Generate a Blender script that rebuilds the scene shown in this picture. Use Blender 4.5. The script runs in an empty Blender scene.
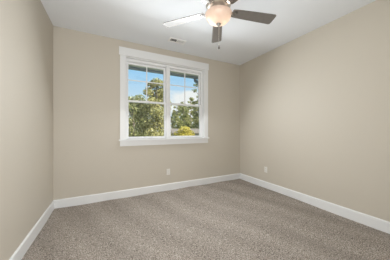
import bpy, bmesh, math, random
from mathutils import Vector, Matrix, Quaternion

random.seed(7)
S = bpy.context.scene
COL = S.collection
R = math.radians

# ------------------------------------------------------------------ camera
EYE = 1.188
YAW = 26.93
FPX = 175.2
cam_data = bpy.data.cameras.new('camera')
cam_data.sensor_width = 36.0
cam_data.lens = 36.0 * FPX / 390.0
cam_data.shift_y = -0.0015
cam_data.clip_start = 0.02
cam_data.clip_end = 500
cam = bpy.data.objects.new('camera', cam_data)
COL.objects.link(cam)
cam.location = (0, 0, EYE)
cam.rotation_euler = (R(90), 0, R(-YAW))
S.camera = cam

# ------------------------------------------------------------------ exposure
S.view_settings.view_transform = 'Standard'
S.view_settings.look = 'None'
S.view_settings.exposure = -0.06
S.view_settings.gamma = 1.0
S.view_settings.use_curve_mapping = False
S.cycles.max_bounces = 10
S.cycles.diffuse_bounces = 6
S.cycles.transparent_max_bounces = 16
S.cycles.sample_clamp_indirect = 6.0

# ------------------------------------------------------------------ sky
W = bpy.data.worlds.new('sky')
S.world = W
W.use_nodes = True
nt = W.node_tree
for n in list(nt.nodes):
    nt.nodes.remove(n)
wo = nt.nodes.new('ShaderNodeOutputWorld')
bg = nt.nodes.new('ShaderNodeBackground')
bg.inputs['Strength'].default_value = 1.02
tc = nt.nodes.new('ShaderNodeTexCoord')
sx = nt.nodes.new('ShaderNodeSeparateXYZ')
nt.links.new(tc.outputs['Generated'], sx.inputs[0])
ramp = nt.nodes.new('ShaderNodeValToRGB')
e = ramp.color_ramp.elements
e[0].position = 0.0; e[0].color = (0.90, 0.95, 0.98, 1)
e[1].position = 0.75; e[1].color = (0.16, 0.37, 0.78, 1)
m1 = e.new(0.16); m1.color = (0.64, 0.82, 0.98, 1)
m2 = e.new(0.31); m2.color = (0.34, 0.66, 0.98, 1)
nt.links.new(sx.outputs['Z'], ramp.inputs['Fac'])
mp = nt.nodes.new('ShaderNodeMapping')
mp.inputs['Scale'].default_value = (1.0, 1.0, 1.9)
mp.inputs['Location'].default_value = (0.30, 0.0, 0.12)
nt.links.new(tc.outputs['Generated'], mp.inputs[0])
cn = nt.nodes.new('ShaderNodeTexNoise')
cn.inputs['Scale'].default_value = 4.2
cn.inputs['Detail'].default_value = 6
cn.inputs['Roughness'].default_value = 0.52
nt.links.new(mp.outputs[0], cn.inputs['Vector'])
cr = nt.nodes.new('ShaderNodeValToRGB')
cr.color_ramp.elements[0].position = 0.50
cr.color_ramp.elements[1].position = 0.62
def cloud_bank(px, py, rad, gain, prev):
    v = Vector(((px - 195) / FPX, 0, (129.4 - py) / FPX)); a = R(YAW)
    d = Vector((math.sin(a) + v.x * math.cos(a), math.cos(a) - v.x * math.sin(a), v.z)).normalized()
    ds = nt.nodes.new('ShaderNodeVectorMath'); ds.operation = 'DISTANCE'
    ds.inputs[1].default_value = d
    nt.links.new(tc.outputs['Generated'], ds.inputs[0])
    mr = nt.nodes.new('ShaderNodeMapRange'); mr.interpolation_type = 'SMOOTHSTEP'
    mr.inputs['From Min'].default_value = 0; mr.inputs['From Max'].default_value = rad
    mr.inputs['To Min'].default_value = gain; mr.inputs['To Max'].default_value = 0
    nt.links.new(ds.outputs['Value'], mr.inputs['Value'])
    ad = nt.nodes.new('ShaderNodeMath'); ad.operation = 'ADD'
    nt.links.new(prev, ad.inputs[0]); nt.links.new(mr.outputs[0], ad.inputs[1])
    return ad.outputs[0]
acc = cloud_bank(177, 99, 0.13, 0.12, cn.outputs['Fac'])   # cumulus low in the north-east
acc = cloud_bank(187, 97, 0.09, 0.14, acc)
acc = cloud_bank(135, 76, 0.25, -0.20, acc)                # clear sky to its left
acc = cloud_bank(178, 78, 0.12, -0.16, acc)
nt.links.new(acc, cr.inputs['Fac'])
cm = nt.nodes.new('ShaderNodeMix'); cm.data_type = 'RGBA'
cm.inputs['B'].default_value = (0.98, 0.99, 1.0, 1)
nt.links.new(cr.outputs['Color'], cm.inputs['Factor'])
nt.links.new(ramp.outputs['Color'], cm.inputs['A'])
nt.links.new(cm.outputs['Result'], bg.inputs['Color'])
nt.links.new(bg.outputs[0], wo.inputs[0])

# ------------------------------------------------------------------ sun and large lights
def lamp(name, kind, loc, energy, color=(1, 1, 1), rot=(0, 0, 0), **kw):
    d = bpy.data.lights.new(name, kind)
    d.energy = energy; d.color = color
    for k, v in kw.items():
        setattr(d, k, v)
    o = bpy.data.objects.new(name, d)
    COL.objects.link(o)
    o.location = loc; o.rotation_euler = rot
    return o

sun_dir = Vector((-0.60, 0.62, -0.72))           # the way the sunlight travels
sun = lamp('sun', 'SUN', (6, -4, 9), 11.0, (1.0, 0.94, 0.84), angle=R(0.6))
sun.rotation_euler = sun_dir.to_track_quat('-Z', 'Y').to_euler()
# daylight arriving through the window, and a fill lamp added behind the viewer
lamp('window_daylight', 'AREA', (1.10, 3.18, 1.72), 16, (0.95, 0.98, 1.0), (R(-86), 0, 0),
     shape='RECTANGLE', size=1.55, size_y=1.40, spread=R(125))
lamp('window_skylight', 'AREA', (1.10, 3.00, 1.95), 35, (0.95, 0.98, 1.0), (R(-56), 0, 0),
     shape='RECTANGLE', size=1.55, size_y=0.80)
lamp('rear_fill', 'AREA', (-0.12, -0.70, 1.10), 56, (0.98, 0.99, 1.0), (R(109), 0, 0),
     shape='RECTANGLE', size=0.95, size_y=1.9)

# ------------------------------------------------------------------ dimensions
XL, XR = -0.703, 2.895
YB, YR = 3.296, -0.45
H = 2.74
WT = 0.16                                         # wall thickness
WX0, WX1 = 0.305, 1.896                           # window opening
WZ0, WZ1 = EYE - 0.175, EYE + 1.288

SN, CS = math.sin(R(YAW)), math.cos(R(YAW))
def at(px, py, dist):
    """point seen at (px, py) at that depth from the camera"""
    xc = (px - 195) / FPX * dist
    zz = (129.4 - py) / FPX * dist
    return Vector((dist * SN + xc * CS, dist * CS - xc * SN, EYE + zz))

# ------------------------------------------------------------------ materials
def mat(name, color, rough=0.6, metal=0.0, spec=0.5, bump=None, var=None, emit=None):
    m = bpy.data.materials.new(name); m.use_nodes = True
    t = m.node_tree; b = t.nodes['Principled BSDF']
    b.inputs['Base Color'].default_value = (*color, 1)
    b.inputs['Roughness'].default_value = rough
    b.inputs['Metallic'].default_value = metal
    b.inputs['Specular IOR Level'].default_value = spec
    if var:                                       # (scale, color b)
        tc = t.nodes.new('ShaderNodeTexCoord')
        n = t.nodes.new('ShaderNodeTexNoise'); n.inputs['Scale'].default_value = var[0]
        n.inputs['Detail'].default_value = 4
        mx = t.nodes.new('ShaderNodeMix'); mx.data_type = 'RGBA'
        mx.inputs['A'].default_value = (*color, 1); mx.inputs['B'].default_value = (*var[1], 1)
        t.links.new(tc.outputs['Object'], n.inputs['Vector'])
        t.links.new(n.outputs['Fac'], mx.inputs['Factor'])
        t.links.new(mx.outputs['Result'], b.inputs['Base Color'])
    if bump:                                      # (scale, strength, distance)
        tc = t.nodes.new('ShaderNodeTexCoord')
        n = t.nodes.new('ShaderNodeTexNoise'); n.inputs['Scale'].default_value = bump[0]
        n.inputs['Detail'].default_value = 3
        bp = t.nodes.new('ShaderNodeBump'); bp.inputs['Strength'].default_value = bump[1]
        bp.inputs['Distance'].default_value = bump[2]
        t.links.new(tc.outputs['Object'], n.inputs['Vector'])
        t.links.new(n.outputs['Fac'], bp.inputs['Height'])
        t.links.new(bp.outputs['Normal'], b.inputs['Normal'])
    if emit:
        b.inputs['Emission Color'].default_value = (*emit[0], 1)
        b.inputs['Emission Strength'].default_value = emit[1]
    return m

M = {}
M['wall'] = mat('beige_wall_paint', (0.575, 0.532, 0.458), 0.55, spec=0.35, bump=(220, 0.06, 0.002))
M['ceiling'] = mat('white_ceiling_paint', (0.82, 0.85, 0.89), 0.8, spec=0.2, bump=(160, 0.08, 0.002))
M['trim'] = mat('white_trim_paint', (0.80, 0.812, 0.818), 0.35, spec=0.5)
M['vinyl'] = mat('white_window_vinyl', (0.84, 0.85, 0.86), 0.35)
M['plate'] = mat('white_outlet_plastic', (0.77, 0.755, 0.715), 0.35)
M['slot'] = mat('outlet_slot_dark', (0.05, 0.05, 0.05), 0.7)
M['nickel'] = mat('brushed_nickel', (0.62, 0.59, 0.55), 0.28, metal=1.0)
M['dark_nickel'] = mat('dark_pewter', (0.30, 0.285, 0.27), 0.35, metal=1.0)  # one even darker metal, for the finial and blade brackets
M['blade'] = mat('grey_walnut_blade', (0.150, 0.138, 0.127), 0.20, spec=0.6, var=(22, (0.19, 0.174, 0.160)))
M['vent'] = mat('white_vent_enamel', (0.90, 0.90, 0.90), 0.4)
M['duct'] = mat('dark_duct', (0.05, 0.05, 0.055), 0.8)
M['slate'] = mat('slate_blue_paint', (0.18, 0.225, 0.275), 0.6)
M['soffit'] = mat('grey_soffit_panel', (0.44, 0.46, 0.49), 0.6)
M['siding'] = mat('exterior_siding', (0.55, 0.58, 0.60), 0.7)
M['bark'] = mat('tree_bark', (0.12, 0.095, 0.075), 0.9, var=(9, (0.26, 0.22, 0.18)))
M['pine_bark'] = mat('pine_bark', (0.28, 0.22, 0.18), 0.9, var=(6, (0.45, 0.37, 0.31)))
M['grass'] = mat('lawn_grass', (0.10, 0.14, 0.04), 0.95, var=(3, (0.20, 0.21, 0.08)))
M['roof'] = mat('tan_roof_shingle', (0.21, 0.18, 0.145), 0.85, var=(14, (0.16, 0.14, 0.115)))
M['house'] = mat('far_house_siding', (0.36, 0.35, 0.33), 0.8)
M['pane_dark'] = mat('far_window_pane', (0.03, 0.035, 0.04), 0.1)
M['white'] = mat('white_house_trim', (0.75, 0.75, 0.73), 0.6)

def glass_mat():
    m = bpy.data.materials.new('clear_window_glass'); m.use_nodes = True
    t = m.node_tree; t.nodes.clear()
    o = t.nodes.new('ShaderNodeOutputMaterial')
    tr = t.nodes.new('ShaderNodeBsdfTransparent'); tr.inputs[0].default_value = (0.96, 0.98, 0.97, 1)
    gl = t.nodes.new('ShaderNodeBsdfGlossy'); gl.inputs['Roughness'].default_value = 0.02
    fr = t.nodes.new('ShaderNodeFresnel'); fr.inputs[0].default_value = 1.45
    mx = t.nodes.new('ShaderNodeMixShader')
    t.links.new(fr.outputs[0], mx.inputs[0]); t.links.new(tr.outputs[0], mx.inputs[1])
    t.links.new(gl.outputs[0], mx.inputs[2]); t.links.new(mx.outputs[0], o.inputs[0])
    return m
M['glass'] = glass_mat()

def bowl_mat():
    m = bpy.data.materials.new('frosted_alabaster_glass'); m.use_nodes = True
    t = m.node_tree; t.nodes.clear()
    o = t.nodes.new('ShaderNodeOutputMaterial')
    tc = t.nodes.new('ShaderNodeTexCoord')
    n = t.nodes.new('ShaderNodeTexNoise'); n.inputs['Scale'].default_value = 11
    n.inputs['Detail'].default_value = 4; n.inputs['Distortion'].default_value = 1.2
    t.links.new(tc.outputs['Object'], n.inputs['Vector'])
    rp = t.nodes.new('ShaderNodeValToRGB')
    rp.color_ramp.elements[0].position = 0.35; rp.color_ramp.elements[0].color = (0.80, 0.71, 0.65, 1)
    rp.color_ramp.elements[1].position = 0.65; rp.color_ramp.elements[1].color = (0.84, 0.775, 0.725, 1)
    t.links.new(n.outputs['Fac'], rp.inputs[0])
    tl = t.nodes.new('ShaderNodeBsdfTranslucent')
    df = t.nodes.new('ShaderNodeBsdfDiffuse')
    gl = t.nodes.new('ShaderNodeBsdfGlossy'); gl.inputs['Roughness'].default_value = 0.2
    t.links.new(rp.outputs[0], tl.inputs[0]); t.links.new(rp.outputs[0], df.inputs[0])
    a = t.nodes.new('ShaderNodeMixShader'); a.inputs[0].default_value = 0.30
    t.links.new(tl.outputs[0], a.inputs[1]); t.links.new(df.outputs[0], a.inputs[2])
    b = t.nodes.new('ShaderNodeMixShader'); b.inputs[0].default_value = 0.05
    t.links.new(a.outputs[0], b.inputs[1]); t.links.new(gl.outputs[0], b.inputs[2])
    t.links.new(b.outputs[0], o.inputs[0])
    return m
M['bowl'] = bowl_mat()
M['bulb'] = mat('lit_bulb', (1, 0.95, 0.9), 0.5, emit=((1.0, 0.82, 0.62), 6.0))

def leaf_mat(name, cols):
    m = bpy.data.materials.new(name); m.use_nodes = True
    t = m.node_tree; t.nodes.clear()
    o = t.nodes.new('ShaderNodeOutputMaterial')
    g = t.nodes.new('ShaderNodeNewGeometry')
    rp = t.nodes.new('ShaderNodeValToRGB')
    el = rp.color_ramp.elements
    while len(el) < len(cols):
        el.new(0.5)
    for i, c in enumerate(cols):
        el[i].position = i / (len(cols) - 1); el[i].color = (*c, 1)
    t.links.new(g.outputs['Random Per Island'], rp.inputs[0])
    df = t.nodes.new('ShaderNodeBsdfDiffuse'); tl = t.nodes.new('ShaderNodeBsdfTranslucent')
    mx = t.nodes.new('ShaderNodeMixShader'); mx.inputs[0].default_value = 0.22
    t.links.new(rp.outputs[0], df.inputs[0]); t.links.new(rp.outputs[0], tl.inputs[0])
    t.links.new(df.outputs[0], mx.inputs[1]); t.links.new(tl.outputs[0], mx.inputs[2])
    t.links.new(mx.outputs[0], o.inputs[0])
    return m
M['leaf_oak'] = leaf_mat('oak_leaves', [(0.06, 0.07, 0.03), (0.30, 0.29, 0.11), (0.54, 0.49, 0.20), (0.76, 0.71, 0.42)])
M['leaf_green'] = leaf_mat('green_leaves', [(0.05, 0.07, 0.03), (0.28, 0.30, 0.12), (0.74, 0.70, 0.40)])
M['leaf_yellow'] = leaf_mat('yellow_leaves', [(0.26, 0.24, 0.05), (0.56, 0.48, 0.10), (0.72, 0.61, 0.18)])
M['leaf_pine'] = leaf_mat('pine_needles', [(0.08, 0.11, 0.05), (0.30, 0.33, 0.14), (0.64, 0.58, 0.28)])

def carpet_mat():
    m = bpy.data.materials.new('beige_plush_carpet'); m.use_nodes = True
    t = m.node_tree; b = t.nodes['Principled BSDF']
    b.inputs['Roughness'].default_value = 0.95
    b.inputs['Specular IOR Level'].default_value = 0.1
    b.inputs['Sheen Weight'].default_value = 0.0
    tc = t.nodes.new('ShaderNodeTexCoord')
    n = t.nodes.new('ShaderNodeTexNoise'); n.inputs['Scale'].default_value = 120
    n.inputs['Detail'].default_value = 3; n.inputs['Roughness'].default_value = 0.7
    t.links.new(tc.outputs['Object'], n.inputs['Vector'])
    rp = t.nodes.new('ShaderNodeValToRGB')
    el = rp.color_ramp.elements
    el[0].position = 0.36; el[0].color = (0.095, 0.079, 0.066, 1)
    el[1].position = 0.64; el[1].color = (0.56, 0.51, 0.462, 1)
    c = el.new(0.5); c.color = (0.295, 0.256, 0.220, 1)
    t.links.new(n.outputs['Fac'], rp.inputs[0])
    # tracks the vacuum cleaner brushed into the pile
    mp = t.nodes.new('ShaderNodeMapping'); mp.inputs['Rotation'].default_value = (0, 0, R(-24))
    wv = t.nodes.new('ShaderNodeTexWave'); wv.wave_profile = 'TRI'
    wv.inputs['Scale'].default_value = 0.72; wv.inputs['Distortion'].default_value = 3.2
    wv.inputs['Detail'].default_value = 1.5; wv.inputs['Detail Scale'].default_value = 0.7
    t.links.new(tc.outputs['Object'], mp.inputs[0]); t.links.new(mp.outputs[0], wv.inputs['Vector'])
    tr = t.nodes.new('ShaderNodeMapRange')
    tr.inputs['To Min'].default_value = 0.95; tr.inputs['To Max'].default_value = 1.13
    t.links.new(wv.outputs['Fac'], tr.inputs['Value'])
    ml = t.nodes.new('ShaderNodeVectorMath'); ml.operation = 'SCALE'
    t.links.new(rp.outputs[0], ml.inputs[0]); t.links.new(tr.outputs[0], ml.inputs['Scale'])
    t.links.new(ml.outputs[0], b.inputs['Base Color'])
    # tufts
    bp = t.nodes.new('ShaderNodeBump'); bp.inputs['Strength'].default_value = 0.55
    bp.inputs['Distance'].default_value = 0.012
    t.links.new(n.outputs['Fac'], bp.inputs['Height'])
    t.links.new(bp.outputs['Normal'], b.inputs['Normal'])
    return m
M['carpet'] = carpet_mat()

# ------------------------------------------------------------------ mesh helpers
def new_obj(name, bm, m, parent=None, smooth=False, auto=None):
    me = bpy.data.meshes.new(name)
    bm.normal_update()
    bm.to_mesh(me); bm.free()
    me.materials.append(m)
    if smooth:
        me.polygons.foreach_set('use_smooth', [True] * len(me.polygons))
    o = bpy.data.objects.new(name, me)
    COL.objects.link(o)
    if parent:
        o.parent = parent
    if smooth and auto:
        bv = o.modifiers.new('edges', 'EDGE_SPLIT'); bv.split_angle = R(auto)
    return o

def box(bm, x0, x1, y0, y1, z0, z1, bevel=0.0, rot=None):
    r = bmesh.ops.create_cube(bm, size=1.0)
    vs = r['verts']
    mt = Matrix.Translation(((x0 + x1) / 2, (y0 + y1) / 2, (z0 + z1) / 2))
    if rot is not None:
        mt = mt @ rot
    mt = mt @ Matrix.Diagonal((abs(x1 - x0), abs(y1 - y0), abs(z1 - z0), 1))
    bmesh.ops.transform(bm, matrix=mt, verts=vs)
    if bevel:
        es = {ed for v in vs for ed in v.link_edges}
        bmesh.ops.bevel(bm, geom=list(es), offset=bevel, segments=2, affect='EDGES', clamp_overlap=True)

def B(*boxes, bevel=0.0):
    bm = bmesh.new()
    for b in boxes:
        box(bm, *b, bevel=bevel)
    return bm

def lathe(bm, prof, seg=40, cx=0, cy=0):
    rings = []
    for r, z in prof:
        if r < 1e-5:
            rings.append([bm.verts.new((cx, cy, z))])
        else:
            rings.append([bm.verts.new((cx + r * math.cos(2 * math.pi * i / seg), cy + r * math.sin(2 * math.pi * i / seg), z)) for i in range(seg)])
    for a, b in zip(rings, rings[1:]):
        for i in range(seg):
            j = (i + 1) % seg
            if len(a) == 1 and len(b) == 1:
                continue
            if len(a) == 1:
                bm.faces.new((a[0], b[i], b[j]))
            elif len(b) == 1:
                bm.faces.new((a[i], b[0], a[j]))
            else:
                bm.faces.new((a[i], b[i], b[j], a[j]))

def tube(bm, pts, rad, seg=8):
    """a tapering tube along pts; rad is one number or one per point"""
    pts = [Vector(p) for p in pts]
    if not isinstance(rad, (list, tuple)):
        rad = [rad] * len(pts)
    rings = []
    for i, p in enumerate(pts):
        d = (pts[min(i + 1, len(pts) - 1)] - pts[max(i - 1, 0)]).normalized()
        up = Vector((0, 0, 1)) if abs(d.z) < 0.95 else Vector((1, 0, 0))
        u = d.cross(up).normalized(); v = d.cross(u)
        rings.append([bm.verts.new(p + (u * math.cos(2 * math.pi * k / seg) + v * math.sin(2 * math.pi * k / seg)) * rad[i]) for k in range(seg)])
    for a, b in zip(rings, rings[1:]):
        for k in range(seg):
            bm.faces.new((a[k], a[(k + 1) % seg], b[(k + 1) % seg], b[k]))
    bm.faces.new(rings[0][::-1]); bm.faces.new(rings[-1])

def tag(o, label, cat, group=None):
    o['label'] = label; o['category'] = cat
    if group:
        o['group'] = group
    return o

def empty(name, loc, rz=0.0):
    o = bpy.data.objects.new(name, None)
    o.empty_display_size = 0.1
    COL.objects.link(o)
    o.location = loc; o.rotation_euler = (0, 0, rz)
    return o

def struct(o, label=None, cat=None):
    o['kind'] = 'structure'
    if label:
        o['label'] = label
    if cat:
        o['category'] = cat
    return o

# ------------------------------------------------------------------ room shell
# carpeted floor: a grid with the soft ridges the vacuum cleaner left in the pile
bm = bmesh.new()
nx, ny = 150, 150
gx0, gx1, gy0, gy1 = XL, XR, YR, YB
def pile(x, y):
    # strips pushed and pulled alternately, fanning from the middle of the room
    a = 0.30 * math.sin(1.3 * y + 0.6 * x)
    u = (x * 0.92 + y * 0.38 + 0.10 * math.sin(2.1 * y)) / 0.34
    s = abs((u % 2.0) - 1.0)
    v = (x * 0.25 - y * 0.97 + 0.12 * math.sin(1.7 * x)) / 0.62
    w = abs((v % 2.0) - 1.0)
    return 0.030 * s + 0.020 * w
vv = [[bm.verts.new((gx0 + (gx1 - gx0) * i / nx, gy0 + (gy1 - gy0) * j / ny, 0)) for j in range(ny + 1)] for i in range(nx + 1)]
for i in range(nx + 1):
    for j in range(ny + 1):
        p = vv[i][j].co
        edge = min(p.x - gx0, gx1 - p.x, p.y - gy0, gy1 - p.y)
        p.z = (pile(p.x, p.y) - 0.025) * min(1, max(0, edge / 0.06))
for i in range(nx):
    for j in range(ny):
        bm.faces.new((vv[i][j], vv[i + 1][j], vv[i + 1][j + 1], vv[i][j + 1]))
struct(new_obj('floor', bm, M['carpet'], smooth=True))
VX, VY, VHX, VHY = 1.108, 2.872, 0.125, 0.047       # duct opening for the air vent
struct(new_obj('ceiling', B((XL - WT, VX - VHX, YR - 1.6, YB + WT, H, H + 0.09), (VX + VHX, XR + WT, YR - 1.6, YB + WT, H, H + 0.09),
                            (VX - VHX, VX + VHX, YR - 1.6, VY - VHY, H, H + 0.09), (VX - VHX, VX + VHX, VY + VHY, YB + WT, H, H + 0.09)), M['ceiling']))
struct(new_obj('wall_left', B((XL - WT, XL, YR - 1.6, YB + WT, -0.2, H)), M['wall']))
struct(new_obj('wall_right', B((XR, XR + WT, YR - 1.6, YB + WT, -0.2, H)), M['wall']))
struct(new_obj('wall_back', B((XL, WX0, YB, YB + WT, -0.2, H), (WX1, XR, YB, YB + WT, -0.2, H),
                              (WX0, WX1, YB, YB + WT, -0.2, WZ0), (WX0, WX1, YB, YB + WT, WZ1, H)), M['wall']))
DX0, DX1 = -0.62, 0.38                             # opening added in the unseen rear wall to let the fill in
struct(new_obj('wall_rear', B((XL, DX0, YR - 0.12, YR, -0.2, H), (DX1, XR, YR - 0.12, YR, -0.2, H),
                              (DX0, DX1, YR - 0.12, YR, 2.08, H)), M['wall']))
struct(new_obj('wall_fill_box', B((XL, XR, YR - 1.6, YR - 1.5, -0.2, H)), M['wall']))  # unseen box, wall and floor, added to shut daylight out around the fill
struct(new_obj('floor_fill_box', B((XL, XR, YR - 1.5, YR, -0.10, -0.012)), M['carpet']))

def baseboard(name, x0, x1, y0, y1, axis, side):
    hgt, th = 0.134, 0.017
    # profile: straight face with an eased top edge
    prof = [(0, 0), (th, 0), (th, hgt - 0.012), (th - 0.004, hgt - 0.003), (th - 0.010, hgt), (0, hgt)]
    bm = bmesh.new()
    rings = []
    for t in (0, 1):
        ring = []
        for d, z in prof:
            if axis == 'x':
                ring.append(bm.verts.new((x0 if t == 0 else x1, y0 + side * d, z - 0.004)))
            else:
                ring.append(bm.verts.new((x0 + side * d, y0 if t == 0 else y1, z - 0.004)))
        rings.append(ring)
    n = len(prof)
    for k in range(n):
        bm.faces.new((rings[0][k], rings[0][(k + 1) % n], rings[1][(k + 1) % n], rings[1][k]))
    bm.faces.new(rings[0]); bm.faces.new(rings[1])
    bmesh.ops.recalc_face_normals(bm, faces=bm.faces)
    return struct(new_obj(name, bm, M['trim']))
baseboard('baseboard_back', XL, XR, YB, YB, 'x', -1)
baseboard('baseboard_left', XL, XL, YR, YB, 'y', 1)
baseboard('baseboard_right', XR, XR, YR, YB, 'y', -1)

# ------------------------------------------------------------------ window casing (trim)
cas = struct(new_obj('trim_1', B((0.200, 1.998, YB - 0.026, YB, EYE + 1.290, EYE + 1.430), bevel=0.002), M['trim']))
new_obj('side_casing', B((0.216, WX0 + 0.004, YB - 0.020, YB, WZ0, EYE + 1.290), bevel=0.002), M['trim'], cas)
new_obj('side_casing', B((WX1 - 0.004, 1.985, YB - 0.020, YB, WZ0, EYE + 1.290), bevel=0.002), M['trim'], cas)
new_obj('stool', B((0.196, 2.004, YB - 0.050, YB + 0.05, WZ0 - 0.024, WZ0), bevel=0.004), M['trim'], cas)
new_obj('apron', B((0.216, 1.985, YB - 0.020, YB, WZ0 - 0.118, WZ0 - 0.026), bevel=0.002), M['trim'], cas)
# painted jamb liner lining the opening
new_obj('jamb_liner', B((WX0, WX0 + 0.014, YB - 0.002, YB + 0.06, WZ0, WZ1), (WX1 - 0.014, WX1, YB - 0.002, YB + 0.06, WZ0, WZ1),
                        (WX0 + 0.014, WX1 - 0.014, YB - 0.002, YB + 0.06, WZ1 - 0.014, WZ1)), M['trim'], cas)

# ------------------------------------------------------------------ two double-hung units
def rect_frame(x0, x1, y0, y1, z0, z1, l, r, b, t, bevel=0.003):
    bm = bmesh.new()
    box(bm, x0, x0 + l, y0, y1, z0, z1, bevel=bevel)
    box(bm, x1 - r, x1, y0, y1, z0, z1, bevel=bevel)
    box(bm, x0 + l, x1 - r, y0, y1, z0, z0 + b, bevel=bevel)
    box(bm, x0 + l, x1 - r, y0, y1, z1 - t, z1, bevel=bevel)
    return bm

MIDX = 1.0925
def unit(name, x0, x1, jl=0.032):
    z0, z1 = WZ0, WZ1 - 0.014
    fr = struct(new_obj(name, rect_frame(x0, x1, YB + 0.045, YB + 0.150, z0, z1, jl, 0.032, 0.012, 0.046), M['vinyl']))
    ix0, ix1 = x0 + jl, x1 - 0.032
    zm = EYE + 0.515
    # lower sash, room side
    y = YB + 0.060
    ls = new_obj('lower_sash', rect_frame(ix0, ix1, y, y + 0.034, z0 + 0.012, zm + 0.018, 0.034, 0.034, 0.030, 0.036), M['vinyl'], fr)
    new_obj('glass_pane', B((ix0 + 0.03, ix1 - 0.03, y + 0.014, y + 0.018, z0 + 0.038, zm - 0.014)), M['glass'], ls)
    bm = bmesh.new()
    box(bm, (ix0 + ix1) / 2 - 0.03, (ix0 + ix1) / 2 + 0.03, y + 0.004, y + 0.026, zm + 0.018, zm + 0.028, bevel=0.003)
    new_obj('sash_lock', bm, M['vinyl'], ls)
    # upper sash, outer track
    y = YB + 0.098
    us = new_obj('upper_sash', rect_frame(ix0, ix1, y, y + 0.034, zm - 0.018, z1 - 0.046, 0.034, 0.034, 0.034, 0.038), M['vinyl'], fr)
    gx0, gx1, gz0, gz1 = ix0 + 0.034, ix1 - 0.034, zm + 0.016, z1 - 0.084
    new_obj('glass_pane', B((gx0 - 0.004, gx1 + 0.004, y + 0.014, y + 0.018, gz0 - 0.004, gz1 + 0.004)), M['glass'], us)
    mxc = (gx0 + gx1) / 2; mz = EYE + 0.905
    new_obj('muntin_grille', B((mxc - 0.009, mxc + 0.009, y + 0.006, y + 0.013, gz0, gz1),
                               (gx0, mxc - 0.009, y + 0.006, y + 0.013, mz - 0.009, mz + 0.009),
                               (mxc + 0.009, gx1, y + 0.006, y + 0.013, mz - 0.009, mz + 0.009)), M['vinyl'], us)
    return fr
unit('window_1', WX0 + 0.014, MIDX - 0.001, 0.010)
unit('window_2', MIDX + 0.001, WX1 - 0.014)
# flat board covering the joint between the two units
new_obj('mullion_casing', B((MIDX - 0.036, MIDX + 0.036, YB + 0.030, YB + 0.046, WZ0, WZ1 - 0.014), bevel=0.002), M['trim'], cas)

# ------------------------------------------------------------------ eave outside
OY = YB + WT
GZ0 = EYE - 3.05
EB = 1.275                                        # underside of the eave, above the eye
eave = struct(new_obj('roof_eave', B((XL - 0.6, XR + 0.6, OY, OY + 0.40, EYE + EB + 0.03, EYE + EB + 0.05)), M['soffit']))
new_obj('fascia_board', B((XL - 0.6, XR + 0.6, OY + 0.40, OY + 0.425, EYE + EB + 0.005, EYE + EB + 0.17)), M['slate'], eave)
bm = bmesh.new()
dk = [(OY + 0.46, EB + 0.17), (OY + 0.46, EB + 0.20), (-0.30, EB + 2.60), (-4.6, EB + 0.20), (-4.6, EB + 0.17), (-0.30, EB + 2.57)]
ra = [bm.verts.new((XL - 0.6, y, EYE + z)) for y, z in dk]; rb = [bm.verts.new((XR + 0.6, y, EYE + z)) for y, z in dk]
for a_, b_, c_, d_ in ((0, 1, 2, 5), (5, 2, 3, 4)):
    bm.faces.new((ra[a_], ra[b_], ra[c_], ra[d_])); bm.faces.new((rb[a_], rb[b_], rb[c_], rb[d_]))
for k in range(6):
    q = (k + 1) % 6
    bm.faces.new((ra[k], ra[q], rb[q], rb[k]))
bmesh.ops.recalc_face_normals(bm, faces=bm.faces)
new_obj('roof_deck', bm, M['slate'], eave)
bm = bmesh.new()
gp = [(OY + 0.425, EB + 0.155), (OY + 0.425, EB + 0.015), (OY + 0.440, EB), (OY + 0.500, EB), (OY + 0.535, EB + 0.045), (OY + 0.545, EB + 0.15), (OY + 0.535, EB + 0.15), (OY + 0.525, EB + 0.05), (OY + 0.495, EB + 0.012), (OY + 0.440, EB + 0.015), (OY + 0.432, EB + 0.155)]
ra = [bm.verts.new((XL - 0.6, y, EYE + z)) for y, z in gp]; rb = [bm.verts.new((XR + 0.6, y, EYE + z)) for y, z in gp]
for k in range(len(gp)):
    q = (k + 1) % len(gp)
    bm.faces.new((ra[k], ra[q], rb[q], rb[k]))
bmesh.ops.recalc_face_normals(bm, faces=bm.faces)
new_obj('gutter', bm, M['slate'], eave)
# downspout: drops from the gutter, then steps back to the wall
bm = bmesh.new()
dx = 2.00
tube(bm, [(dx, OY + 0.47, EYE + EB + 0.01), (dx, OY + 0.47, EYE + EB - 0.045), (dx + 0.01, OY + 0.42, EYE + EB - 0.085), (dx + 0.05, OY + 0.12, EYE + EB - 0.22), (dx + 0.06, OY + 0.06, EYE + EB - 0.30), (dx + 0.06, OY + 0.06, GZ0)], 0.038, 8)
new_obj('downspout', bm, M['slate'], eave)

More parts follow.
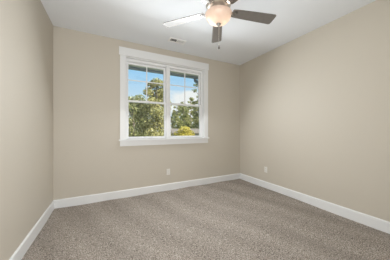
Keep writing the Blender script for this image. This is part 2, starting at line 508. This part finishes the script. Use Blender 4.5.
# ------------------------------------------------------------------ wall outlets
def outlet(loc, rz, label):
    t = tag(empty('wall_outlet', loc, rz), label, 'outlet', 'wall outlets')
    # local: wall plane is y = 0, room towards -y
    new_obj('cover_plate', B((-0.036, 0.036, -0.006, 0.0, -0.058, 0.058), bevel=0.002), M['plate'], t)
    for s in (-1, 1):
        bm = bmesh.new()
        zc = s * 0.0205
        pts = []
        for k in range(24):
            a = 2 * math.pi * k / 24
            pts.append((0.0165 * math.cos(a), max(-0.0125, min(0.0125, 0.0165 * math.sin(a)))))
        top = [bm.verts.new((x, -0.009, zc + z)) for x, z in pts]
        bot = [bm.verts.new((x, -0.0055, zc + z)) for x, z in pts]
        bm.faces.new(top)
        for k in range(24):
            q = (k + 1) % 24
            bm.faces.new((top[k], bot[k], bot[q], top[q]))
        bmesh.ops.recalc_face_normals(bm, faces=bm.faces)
        rc = new_obj('receptacle', bm, M['plate'], t)
        bm = B((-0.0075, -0.0052, -0.0094, -0.0088, zc - 0.002, zc + 0.006), (0.0052, 0.0075, -0.0094, -0.0088, zc - 0.002, zc + 0.005),
               (-0.002, 0.002, -0.0094, -0.0088, zc - 0.0095, zc - 0.0055))
        new_obj('slots', bm, M['slot'], rc)
    bm = bmesh.new()
    lathe(bm, [(0, 0.0022), (0.003, 0.0018), (0.0034, 0)], 12)
    bmesh.ops.rotate(bm, cent=(0, 0, 0), matrix=Matrix.Rotation(R(90), 3, 'X'), verts=bm.verts)
    bmesh.ops.translate(bm, vec=(0, -0.006, 0), verts=bm.verts)
    new_obj('screw', bm, M['plate'], t)
    return t
outlet((1.088, YB, 0.358), 0, 'white duplex outlet on the beige back wall, below the window')
outlet((XR, 2.520, 0.372), R(-90), 'white duplex outlet on the beige right-hand wall, low near the corner')

# ------------------------------------------------------------------ ceiling vent
vt = tag(empty('ceiling_vent', (1.108, 2.872, H)), 'white rectangular air vent with two louver banks, on ceiling beyond the fan', 'vent')
VL, VW = 0.150, 0.072
bm = bmesh.new()
box(bm, -VL, VL, -VW, -VW + 0.026, -0.013, 0.0, bevel=0.002)
box(bm, -VL, VL, VW - 0.026, VW, -0.013, 0.0, bevel=0.002)
box(bm, -VL, -VL + 0.026, -VW + 0.026, VW - 0.026, -0.013, 0.0, bevel=0.002)
box(bm, VL - 0.026, VL, -VW + 0.026, VW - 0.026, -0.013, 0.0, bevel=0.002)
box(bm, -0.008, 0.008, -VW + 0.026, VW - 0.026, -0.013, 0.0, bevel=0.002)
new_obj('vent_frame', bm, M['vent'], vt)
new_obj('duct_box', B((-0.124, 0.124, -0.046, 0.046, 0.070, 0.075), (-0.124, -0.120, -0.046, 0.046, 0, 0.07), (0.120, 0.124, -0.046, 0.046, 0, 0.07), (-0.12, 0.12, -0.046, -0.042, 0, 0.07), (-0.12, 0.12, 0.042, 0.046, 0, 0.07)), M['duct'], vt)
for s in (-1, 1):
    bm = bmesh.new()
    n = 8
    for k in range(n):
        x = s * (0.016 + (k + 0.5) * (VL - 0.026 - 0.016) / n)
        w = 0.0066 if s < 0 else 0.0048
        box(bm, x - w, x + w, -VW + 0.025, VW - 0.025, -0.0025, -0.0015, rot=Matrix.Rotation(R(s * 48), 4, 'Y'))
    lb = new_obj('louver_bank', bm, M['vent'], vt)
    lb['label'] = 'louvers angled towards the left' if s < 0 else 'louvers angled towards the right'

# ------------------------------------------------------------------ ceiling fan
FC = Vector((1.140, 1.655, 0))
fan = tag(empty('ceiling_fan', (FC.x, FC.y, H)), 'five-blade ceiling fan with dark grey blades and lit frosted bowl light', 'ceiling fan')
def fz(z):            # height above the eye -> local height below the ceiling
    return EYE + z + 0.008 - H if z < 1.40 else EYE + z - H
bm = bmesh.new()
lathe(bm, [(0, fz(1.552)), (0.095, fz(1.552)), (0.098, fz(1.535)), (0.088, fz(1.515)), (0.060, fz(1.503)), (0, fz(1.500))])
new_obj('canopy', bm, M['nickel'], fan, smooth=True, auto=40)
bm = bmesh.new()
lathe(bm, [(0, fz(1.508)), (0.070, fz(1.507)), (0.115, fz(1.495)), (0.138, fz(1.470)), (0.142, fz(1.440)), (0.142, fz(1.405)), (0.130, fz(1.385)), (0.125, fz(1.372)), (0.085, fz(1.360)), (0, fz(1.358))])
new_obj('motor_housing', bm, M['nickel'], fan, smooth=True, auto=40)
bm = bmesh.new()
lathe(bm, [(0, fz(1.362)), (0.062, fz(1.362)), (0.066, fz(1.350)), (0.066, fz(1.325)), (0.080, fz(1.315)), (0.080, fz(1.304)), (0, fz(1.302))])
new_obj('switch_housing', bm, M['nickel'], fan, smooth=True, auto=40)
# light fitter: a nickel pan with three scrolled arms holding the bowl
bm = bmesh.new()
lathe(bm, [(0, fz(1.304)), (0.088, fz(1.304)), (0.094, fz(1.299)), (0.090, fz(1.294)), (0.050, fz(1.289)), (0, fz(1.287))])
for k in range(3):
    a = R(25 + 120 * k)
    pts = []
    for i in range(13):
        u = i / 12
        r = 0.062 + 0.080 * u
        z = 1.298 + 0.034 * math.sin(u * math.pi) - 0.004 * u
        pts.append((r * math.cos(a), r * math.sin(a), fz(z)))
    tube(bm, pts, 0.006, 8)
new_obj('light_fitter', bm, M['nickel'], fan, smooth=True, auto=40)
# glass bowl with thickness
RB, ZT, ZB = 0.146, 1.300, 1.190
outer = []
for i in range(19):
    t = math.pi / 2 * i / 18
    outer.append((RB * math.cos(t) ** 0.92 if i < 18 else 0.0, fz(ZT - (ZT - ZB) * math.sin(t))))
outer[0] = (RB, fz(ZT))
inner = [(max(0, r - 0.004), z + 0.004) for r, z in outer]
inner[0] = (RB - 0.004, fz(ZT) + 0.001)
bm = bmesh.new()
lathe(bm, inner[::-1] + [(RB + 0.003, fz(ZT) + 0.004), (RB + 0.003, fz(ZT) - 0.004)] + outer[1:], 56)
bmesh.ops.recalc_face_normals(bm, faces=bm.faces)
new_obj('glass_bowl', bm, M['bowl'], fan, smooth=True)
bm = bmesh.new()
lathe(bm, [(0, fz(1.198)), (0.026, fz(1.192)), (0.028, fz(1.185)), (0.018, fz(1.177)), (0.015, fz(1.169)), (0.008, fz(1.162)), (0, fz(1.160))], 24)
new_obj('finial', bm, M['dark_nickel'], fan, smooth=True)
for k in range(2):
    a = R(-27 + 180 * k)
    bx, by = 0.062 * math.cos(a), 0.062 * math.sin(a)
    bm = bmesh.new()
    lathe(bm, [(0, fz(1.222)), (0.016, fz(1.225)), (0.024, fz(1.238)), (0.022, fz(1.252)), (0.013, fz(1.266)), (0.013, fz(1.284)), (0, fz(1.284))], 16, bx, by)
    new_obj('bulb', bm, M['bulb'], fan, smooth=True)
    l = lamp('bulb_light', 'POINT', (bx, by, fz(1.242)), 3.2, (1.0, 0.92, 0.85), shadow_soft_size=0.028)
    l.parent = fan
# pull chain hanging beside the finial
cxp, cyp = 0.030, 0.028
bm = bmesh.new()
zz = 1.300
zs = []
while zz > 1.020:
    zs.append(zz); zz -= 0.0062
bm = bmesh.new()
tube(bm, [(0.004, -0.003, fz(1.164)), (0.004, -0.003, fz(0.945))], 0.0014, 6)
for i in range(36):
    bmesh.ops.create_icosphere(bm, subdivisions=1, radius=0.0026, matrix=Matrix.Translation((0.004, -0.003, fz(1.160 - 0.006 * i))))
pc = new_obj('pull_chain', bm, M['nickel'], fan, smooth=True)
bm = bmesh.new()
lathe(bm, [(0, fz(0.950)), (0.004, fz(0.948)), (0.006, fz(0.938)), (0.012, fz(0.920)), (0.011, fz(0.908)), (0, fz(0.904))], 14, 0.004, -0.003)
kn = new_obj('pull_knob', bm, M['blade'], pc, smooth=True)
# blades
def blade_mesh():
    bm = bmesh.new()
    r0, r1 = 0.165, 0.712
    prof = []
    # outline from the root, one side then the other
    hw0, hw1, cr = 0.058, 0.076, 0.028
    def half(sgn):
        pts = [(r0, sgn * 0.044), (r0 + 0.008, sgn * 0.052), (r0 + 0.05, sgn * hw0)]
        for i in range(1, 6):
            u = i / 6
            pts.append((r0 + 0.05 + (r1 - cr - r0 - 0.05) * u, sgn * (hw0 + (hw1 - hw0) * (u ** 0.8))))
        for i in range(6):
            a = math.pi / 2 * i / 5
            pts.append((r1 - cr + cr * math.sin(a), sgn * (hw1 - cr + cr * math.cos(a))))
        return pts
    out = half(1) + half(-1)[::-1]
    top = [bm.verts.new((x, y, 0.003)) for x, y in out]
    bot = [bm.verts.new((x, y, -0.003)) for x, y in out]
    bm.faces.new(top); bm.faces.new(bot[::-1])
    n = len(out)
    for k in range(n):
        q = (k + 1) % n
        bm.faces.new((top[k], bot[k], bot[q], top[q]))
    bmesh.ops.recalc_face_normals(bm, faces=bm.faces)
    return bm
def iron_mesh():
    bm = bmesh.new()
    # arm from the motor, widening into a plate under the blade root
    arm = [(0.085, 0.018, 0.046), (0.108, 0.014, 0.036), (0.132, 0.012, 0.012), (0.158, 0.018, -0.006), (0.180, 0.026, -0.0085), (0.205, 0.026, -0.0085), (0.225, 0.016, -0.0085), (0.232, 0.004, -0.0085)]
    rt = [(bm.verts.new((x, w, z + 0.005)), bm.verts.new((x, -w, z + 0.005)), bm.verts.new((x, -w, z)), bm.verts.new((x, w, z))) for x, w, z in arm]
    for a, b in zip(rt, rt[1:]):
        for k in range(4):
            q = (k + 1) % 4
            bm.faces.new((a[k], a[q], b[q], b[k]))
    bm.faces.new(rt[0]); bm.faces.new(rt[-1][::-1])
    for x, y in ((0.186, 0.016), (0.186, -0.016), (0.214, 0.0)):
        bmesh.ops.create_uvsphere(bm, u_segments=10, v_segments=6, radius=0.006, matrix=Matrix.Translation((x, y, -0.009)))
    bmesh.ops.recalc_face_normals(bm, faces=bm.faces)
    return bm
PITCH = 9.5
b0 = i0 = None
for k in range(5):
    ang = R(58 + 72 * k)
    if b0 is None:
        b0 = new_obj('fan_blade', blade_mesh(), M['blade'], fan)
        bv = b0.modifiers.new('bevel', 'BEVEL'); bv.width = 0.002; bv.segments = 2
        i0 = new_obj('blade_bracket', iron_mesh(), M['dark_nickel'], b0)
        b, i = b0, i0
    else:
        b = b0.copy(); COL.objects.link(b)
        i = i0.copy(); COL.objects.link(i); i.parent = b
    b.location = (0, 0, fz(1.338))
    b.rotation_euler = (Matrix.Rotation(ang, 3, 'Z') @ Matrix.Rotation(R(-PITCH) * -1 * -1, 3, 'X')).to_euler()

# ------------------------------------------------------------------ outdoors
GZ = EYE - 3.05
struct(new_obj('ground', B((-60, 90, OY + 0.4, 130, GZ - 0.2, GZ)), M['grass']))

def leaves(name, m, clumps, parent, size, per, seed, stretch=1.5):
    """many separate leaf blades gathered in clumps (centre, radius xyz)"""
    rnd = random.Random(seed)
    V, F = [], []
    for c, rad in clumps:
        n = int(per * (rad[0] * rad[1] * rad[2]) ** (2 / 3))
        for _ in range(max(n, 12)):
            d = Vector((rnd.gauss(0, 1), rnd.gauss(0, 1), rnd.gauss(0, 1))).normalized()
            q = rnd.random() ** 0.45
            p = Vector(c) + Vector((d.x * rad[0] * q, d.y * rad[1] * q, d.z * rad[2] * q))
            rot = Quaternion((rnd.gauss(0, 1), rnd.gauss(0, 1), rnd.gauss(0, 1), rnd.gauss(0, 1))).normalized()
            s = size * rnd.uniform(0.6, 1.3)
            b = len(V)
            for lx, ly, lz in ((-s * stretch, 0, 0), (0, -s * 0.5, s * 0.12), (s * stretch, 0, 0), (0, s * 0.5, s * 0.12)):
                V.append(p + rot @ Vector((lx, ly, lz)) * 0.5)
            F.append((b, b + 1, b + 2, b + 3))
    me = bpy.data.meshes.new(name)
    inv = parent.matrix_world.inverted() if parent else Matrix()
    off = parent.location if parent else Vector((0, 0, 0))
    me.from_pydata([tuple(v - off) for v in V], [], F)
    me.materials.append(m)
    o = bpy.data.objects.new(name, me); COL.objects.link(o)
    if parent:
        o.parent = parent
    return o

def tree(name, foot, top, clumps, leafm, barkm, label, cat, group, size, per, seed, tr=0.12, nb=None, bare=True):
    foot = Vector(foot); top = Vector(top)
    t = tag(empty(name, foot), label, cat, group)
    rnd = random.Random(seed * 13 + 1)
    bm = bmesh.new()
    n = 9
    pts = []
    for i in range(n + 1):
        u = i / n
        p = foot.lerp(top, u) + Vector((rnd.uniform(-1, 1), rnd.uniform(-1, 1), 0)) * 0.035 * (1 if 0 < i < n else 0) * (top - foot).length / 4
        pts.append(p - foot)
    tube(bm, pts, [tr * (1 - 0.8 * i / n) for i in range(n + 1)], 8)
    for c, rad in clumps:                          # a limb to every clump
        c = Vector(c) - foot
        k = min(range(n + 1), key=lambda i: abs(pts[i].z - (c.z - 0.6 * (Vector((c.x, c.y)) - Vector((pts[i].x, pts[i].y))).length)))
        a = pts[k]
        mid = a.lerp(c, 0.5) + Vector((0, 0, 0.08 * (c - a).length))
        if (c - a).length > 0.05:
            tube(bm, [a, mid, c], [tr * 0.35, tr * 0.22, tr * 0.10], 6)
            for _ in range(3):
                e = c + Vector((rnd.uniform(-1, 1) * rad[0], rnd.uniform(-1, 1) * rad[1], rnd.uniform(-.4, 1) * rad[2])) * 0.7
                tube(bm, [mid.lerp(c, 0.5), e], [tr * 0.12, tr * 0.05], 5)
    new_obj('trunk', bm, barkm, t, smooth=True)
    leaves('foliage', leafm, clumps, t, size, per, seed)
    return t

def cl(px, py, d, rpx, rpy=None):
    rpy = rpy or rpx
    k = d / FPX
    return (at(px, py, d), (rpx * k, rpx * k, rpy * k))

# tall leafy tree filling most of the left-hand window
d = 9.0
f = at(157, 130, d); f.z = GZ
tree('leafy_tree', f, at(156, 84, d), [cl(157, 83, d, 6, 4.5), cl(149, 92, d, 6, 5), cl(161, 93, d + .3, 8, 6), cl(153, 103, d - .2, 8, 6), cl(166, 105, d + .4, 6, 7),
     cl(146, 110, d, 7, 6), cl(158, 113, d - .5, 9, 7), cl(150, 122, d - .3, 10, 7), cl(163, 124, d, 8, 8), cl(155, 134, d - .4, 11, 7), cl(165, 137, d, 8, 7), cl(147, 143, d, 9, 8), cl(152, 85, d + .3, 5, 4), cl(163, 84, d + .2, 5, 4), cl(157, 100, d + .4, 9, 6), cl(143, 128, d + .3, 8, 8), cl(140, 116, d + .5, 7, 7), cl(141, 105, d + .5, 6, 5)],
     M['leaf_oak'], M['bark'], 'tall yellow-green leafy tree filling the left-hand window', 'tree', 'trees outside', 0.085, 5600, 3, 0.10)
d = 11.0
f = at(134, 130, d); f.z = GZ
tree('leafy_tree', f, at(133, 98, d), [cl(131, 100, d, 7, 4), cl(140, 99, d + .4, 6, 4.5), cl(124, 106, d, 7, 6), cl(133, 109, d, 9, 6), cl(128, 119, d, 8, 6), cl(139, 121, d + .4, 8, 7),
     cl(131, 131, d, 9, 6), cl(141, 135, d, 8, 7), cl(124, 136, d, 8, 7), cl(132, 125, d + .5, 9, 7), cl(133, 138, d + .3, 9, 7), cl(137, 113, d + .5, 8, 6), cl(131, 104, d + .5, 9, 5)],
     M['leaf_green'], M['bark'], 'darker green tree at the left edge of the left-hand window', 'tree', 'trees outside', 0.095, 2600, 5, 0.13)
# golden small tree low in the right-hand window
d = 14.0
f = at(185, 130, d); f.z = GZ
tree('golden_tree', f, at(185, 128, d), [cl(184.5, 131, d, 6.5, 5), cl(179.5, 135, d, 6, 5), cl(189.5, 135, d, 6, 5), cl(184.5, 139, d - .4, 8, 6), cl(184.5, 147, d, 9, 7)],
     M['leaf_yellow'], M['bark'], 'round golden-yellow tree low in the right-hand window', 'tree', None, 0.11, 2600, 8, 0.08)
# pines farther off
pines = [
    (199, 80, 24, 3.4, 'pine with high dark crown at right edge of the right-hand window'),
    (191, 97, 27, 3.0, 'pine with thin trunk, just right of the centre of the right-hand window'),
    (184, 101, 30, 3.0, 'slim pine behind the golden tree in the right-hand window'),
    (177, 104, 33, 2.8, 'short pine near the left side of the right-hand window'),
    (195, 100, 36, 3.0, 'distant pine between the two taller ones at right'),
    (172, 112, 38, 2.6, 'lowest distant pine beside the window mullion'),
    (188, 104, 42, 2.6, 'farthest pine, over the far house roof'),
    (181, 106, 45, 2.6, 'distant pine behind the slim pine'),
]
for k, (px, ty, d, w, lab) in enumerate(pines):
    rnd = random.Random(100 + k)
    f = at(px, 130, d); f.z = GZ
    cls = []
    y = ty + 2.0
    while y < 131:
        spread = w * (0.8 + 0.9 * min(1, (y - ty) / 18))
        cls.append(cl(px + rnd.uniform(-1, 1) * spread, y, d + rnd.uniform(-.6, .6), rnd.uniform(1.3, 2.5) * (1 + 0.03 * (y - ty)), rnd.uniform(0.8, 1.6) * (1 + 0.03 * (y - ty))))
        y += rnd.uniform(1.1, 1.9)
    tree('pine_tree', f, at(px, ty, d), cls, M['leaf_pine'], M['pine_bark'], lab, 'tree', 'pines beyond the house', 0.17, 900, 30 + k, 0.13)

# single-storey house beyond the golden tree
d = 18.0
a = at(160, 133, d); b_ = at(203.5, 133, d)
hc = (a + b_) / 2; ex = (b_ - a).normalized(); ex.z = 0
ang = math.atan2(ex.y, ex.x)
L = (b_ - a).length
hs = tag(empty('house', (hc.x, hc.y, GZ), ang), 'low house with pale tan hip roof behind the golden tree', 'house')
ez = EYE - 0.36 - GZ; rz_ = EYE + 0.10 - GZ
dp = 5.0
new_obj('wall', B((-L / 2 + 0.3, L / 2 - 0.3, 0.3, dp - 0.3, 0, ez)), M['house'], hs)
bm = bmesh.new()
v = [bm.verts.new(p) for p in ((-L / 2, 0, ez), (L / 2, 0, ez), (L / 2, dp, ez), (-L / 2, dp, ez), (-L / 2 + 0.5, dp / 2, rz_), (L / 2 - 0.5, dp / 2, rz_),
                               (-L / 2, 0, ez - .10), (L / 2, 0, ez - .10), (L / 2, dp, ez - .10), (-L / 2, dp, ez - .10))]
for q in ((0, 1, 5, 4), (1, 2, 5), (2, 3, 4, 5), (3, 0, 4), (6, 7, 1, 0), (7, 8, 2, 1), (8, 9, 3, 2), (9, 6, 0, 3), (9, 8, 7, 6)):
    bm.faces.new([v[i] for i in q])
bmesh.ops.recalc_face_normals(bm, faces=bm.faces)
new_obj('roof', bm, M['roof'], hs)
for x in (-L * 0.3, L * 0.3):
    w = new_obj('window_frame', rect_frame(x - 0.5, x + 0.5, 0.24, 0.32, ez - 1.55, ez - 0.35, 0.07, 0.07, 0.07, 0.07), M['white'], hs)
    new_obj('pane', B((x - 0.44, x + 0.44, 0.27, 0.29, ez - 1.49, ez - 0.41)), M['pane_dark'], w)
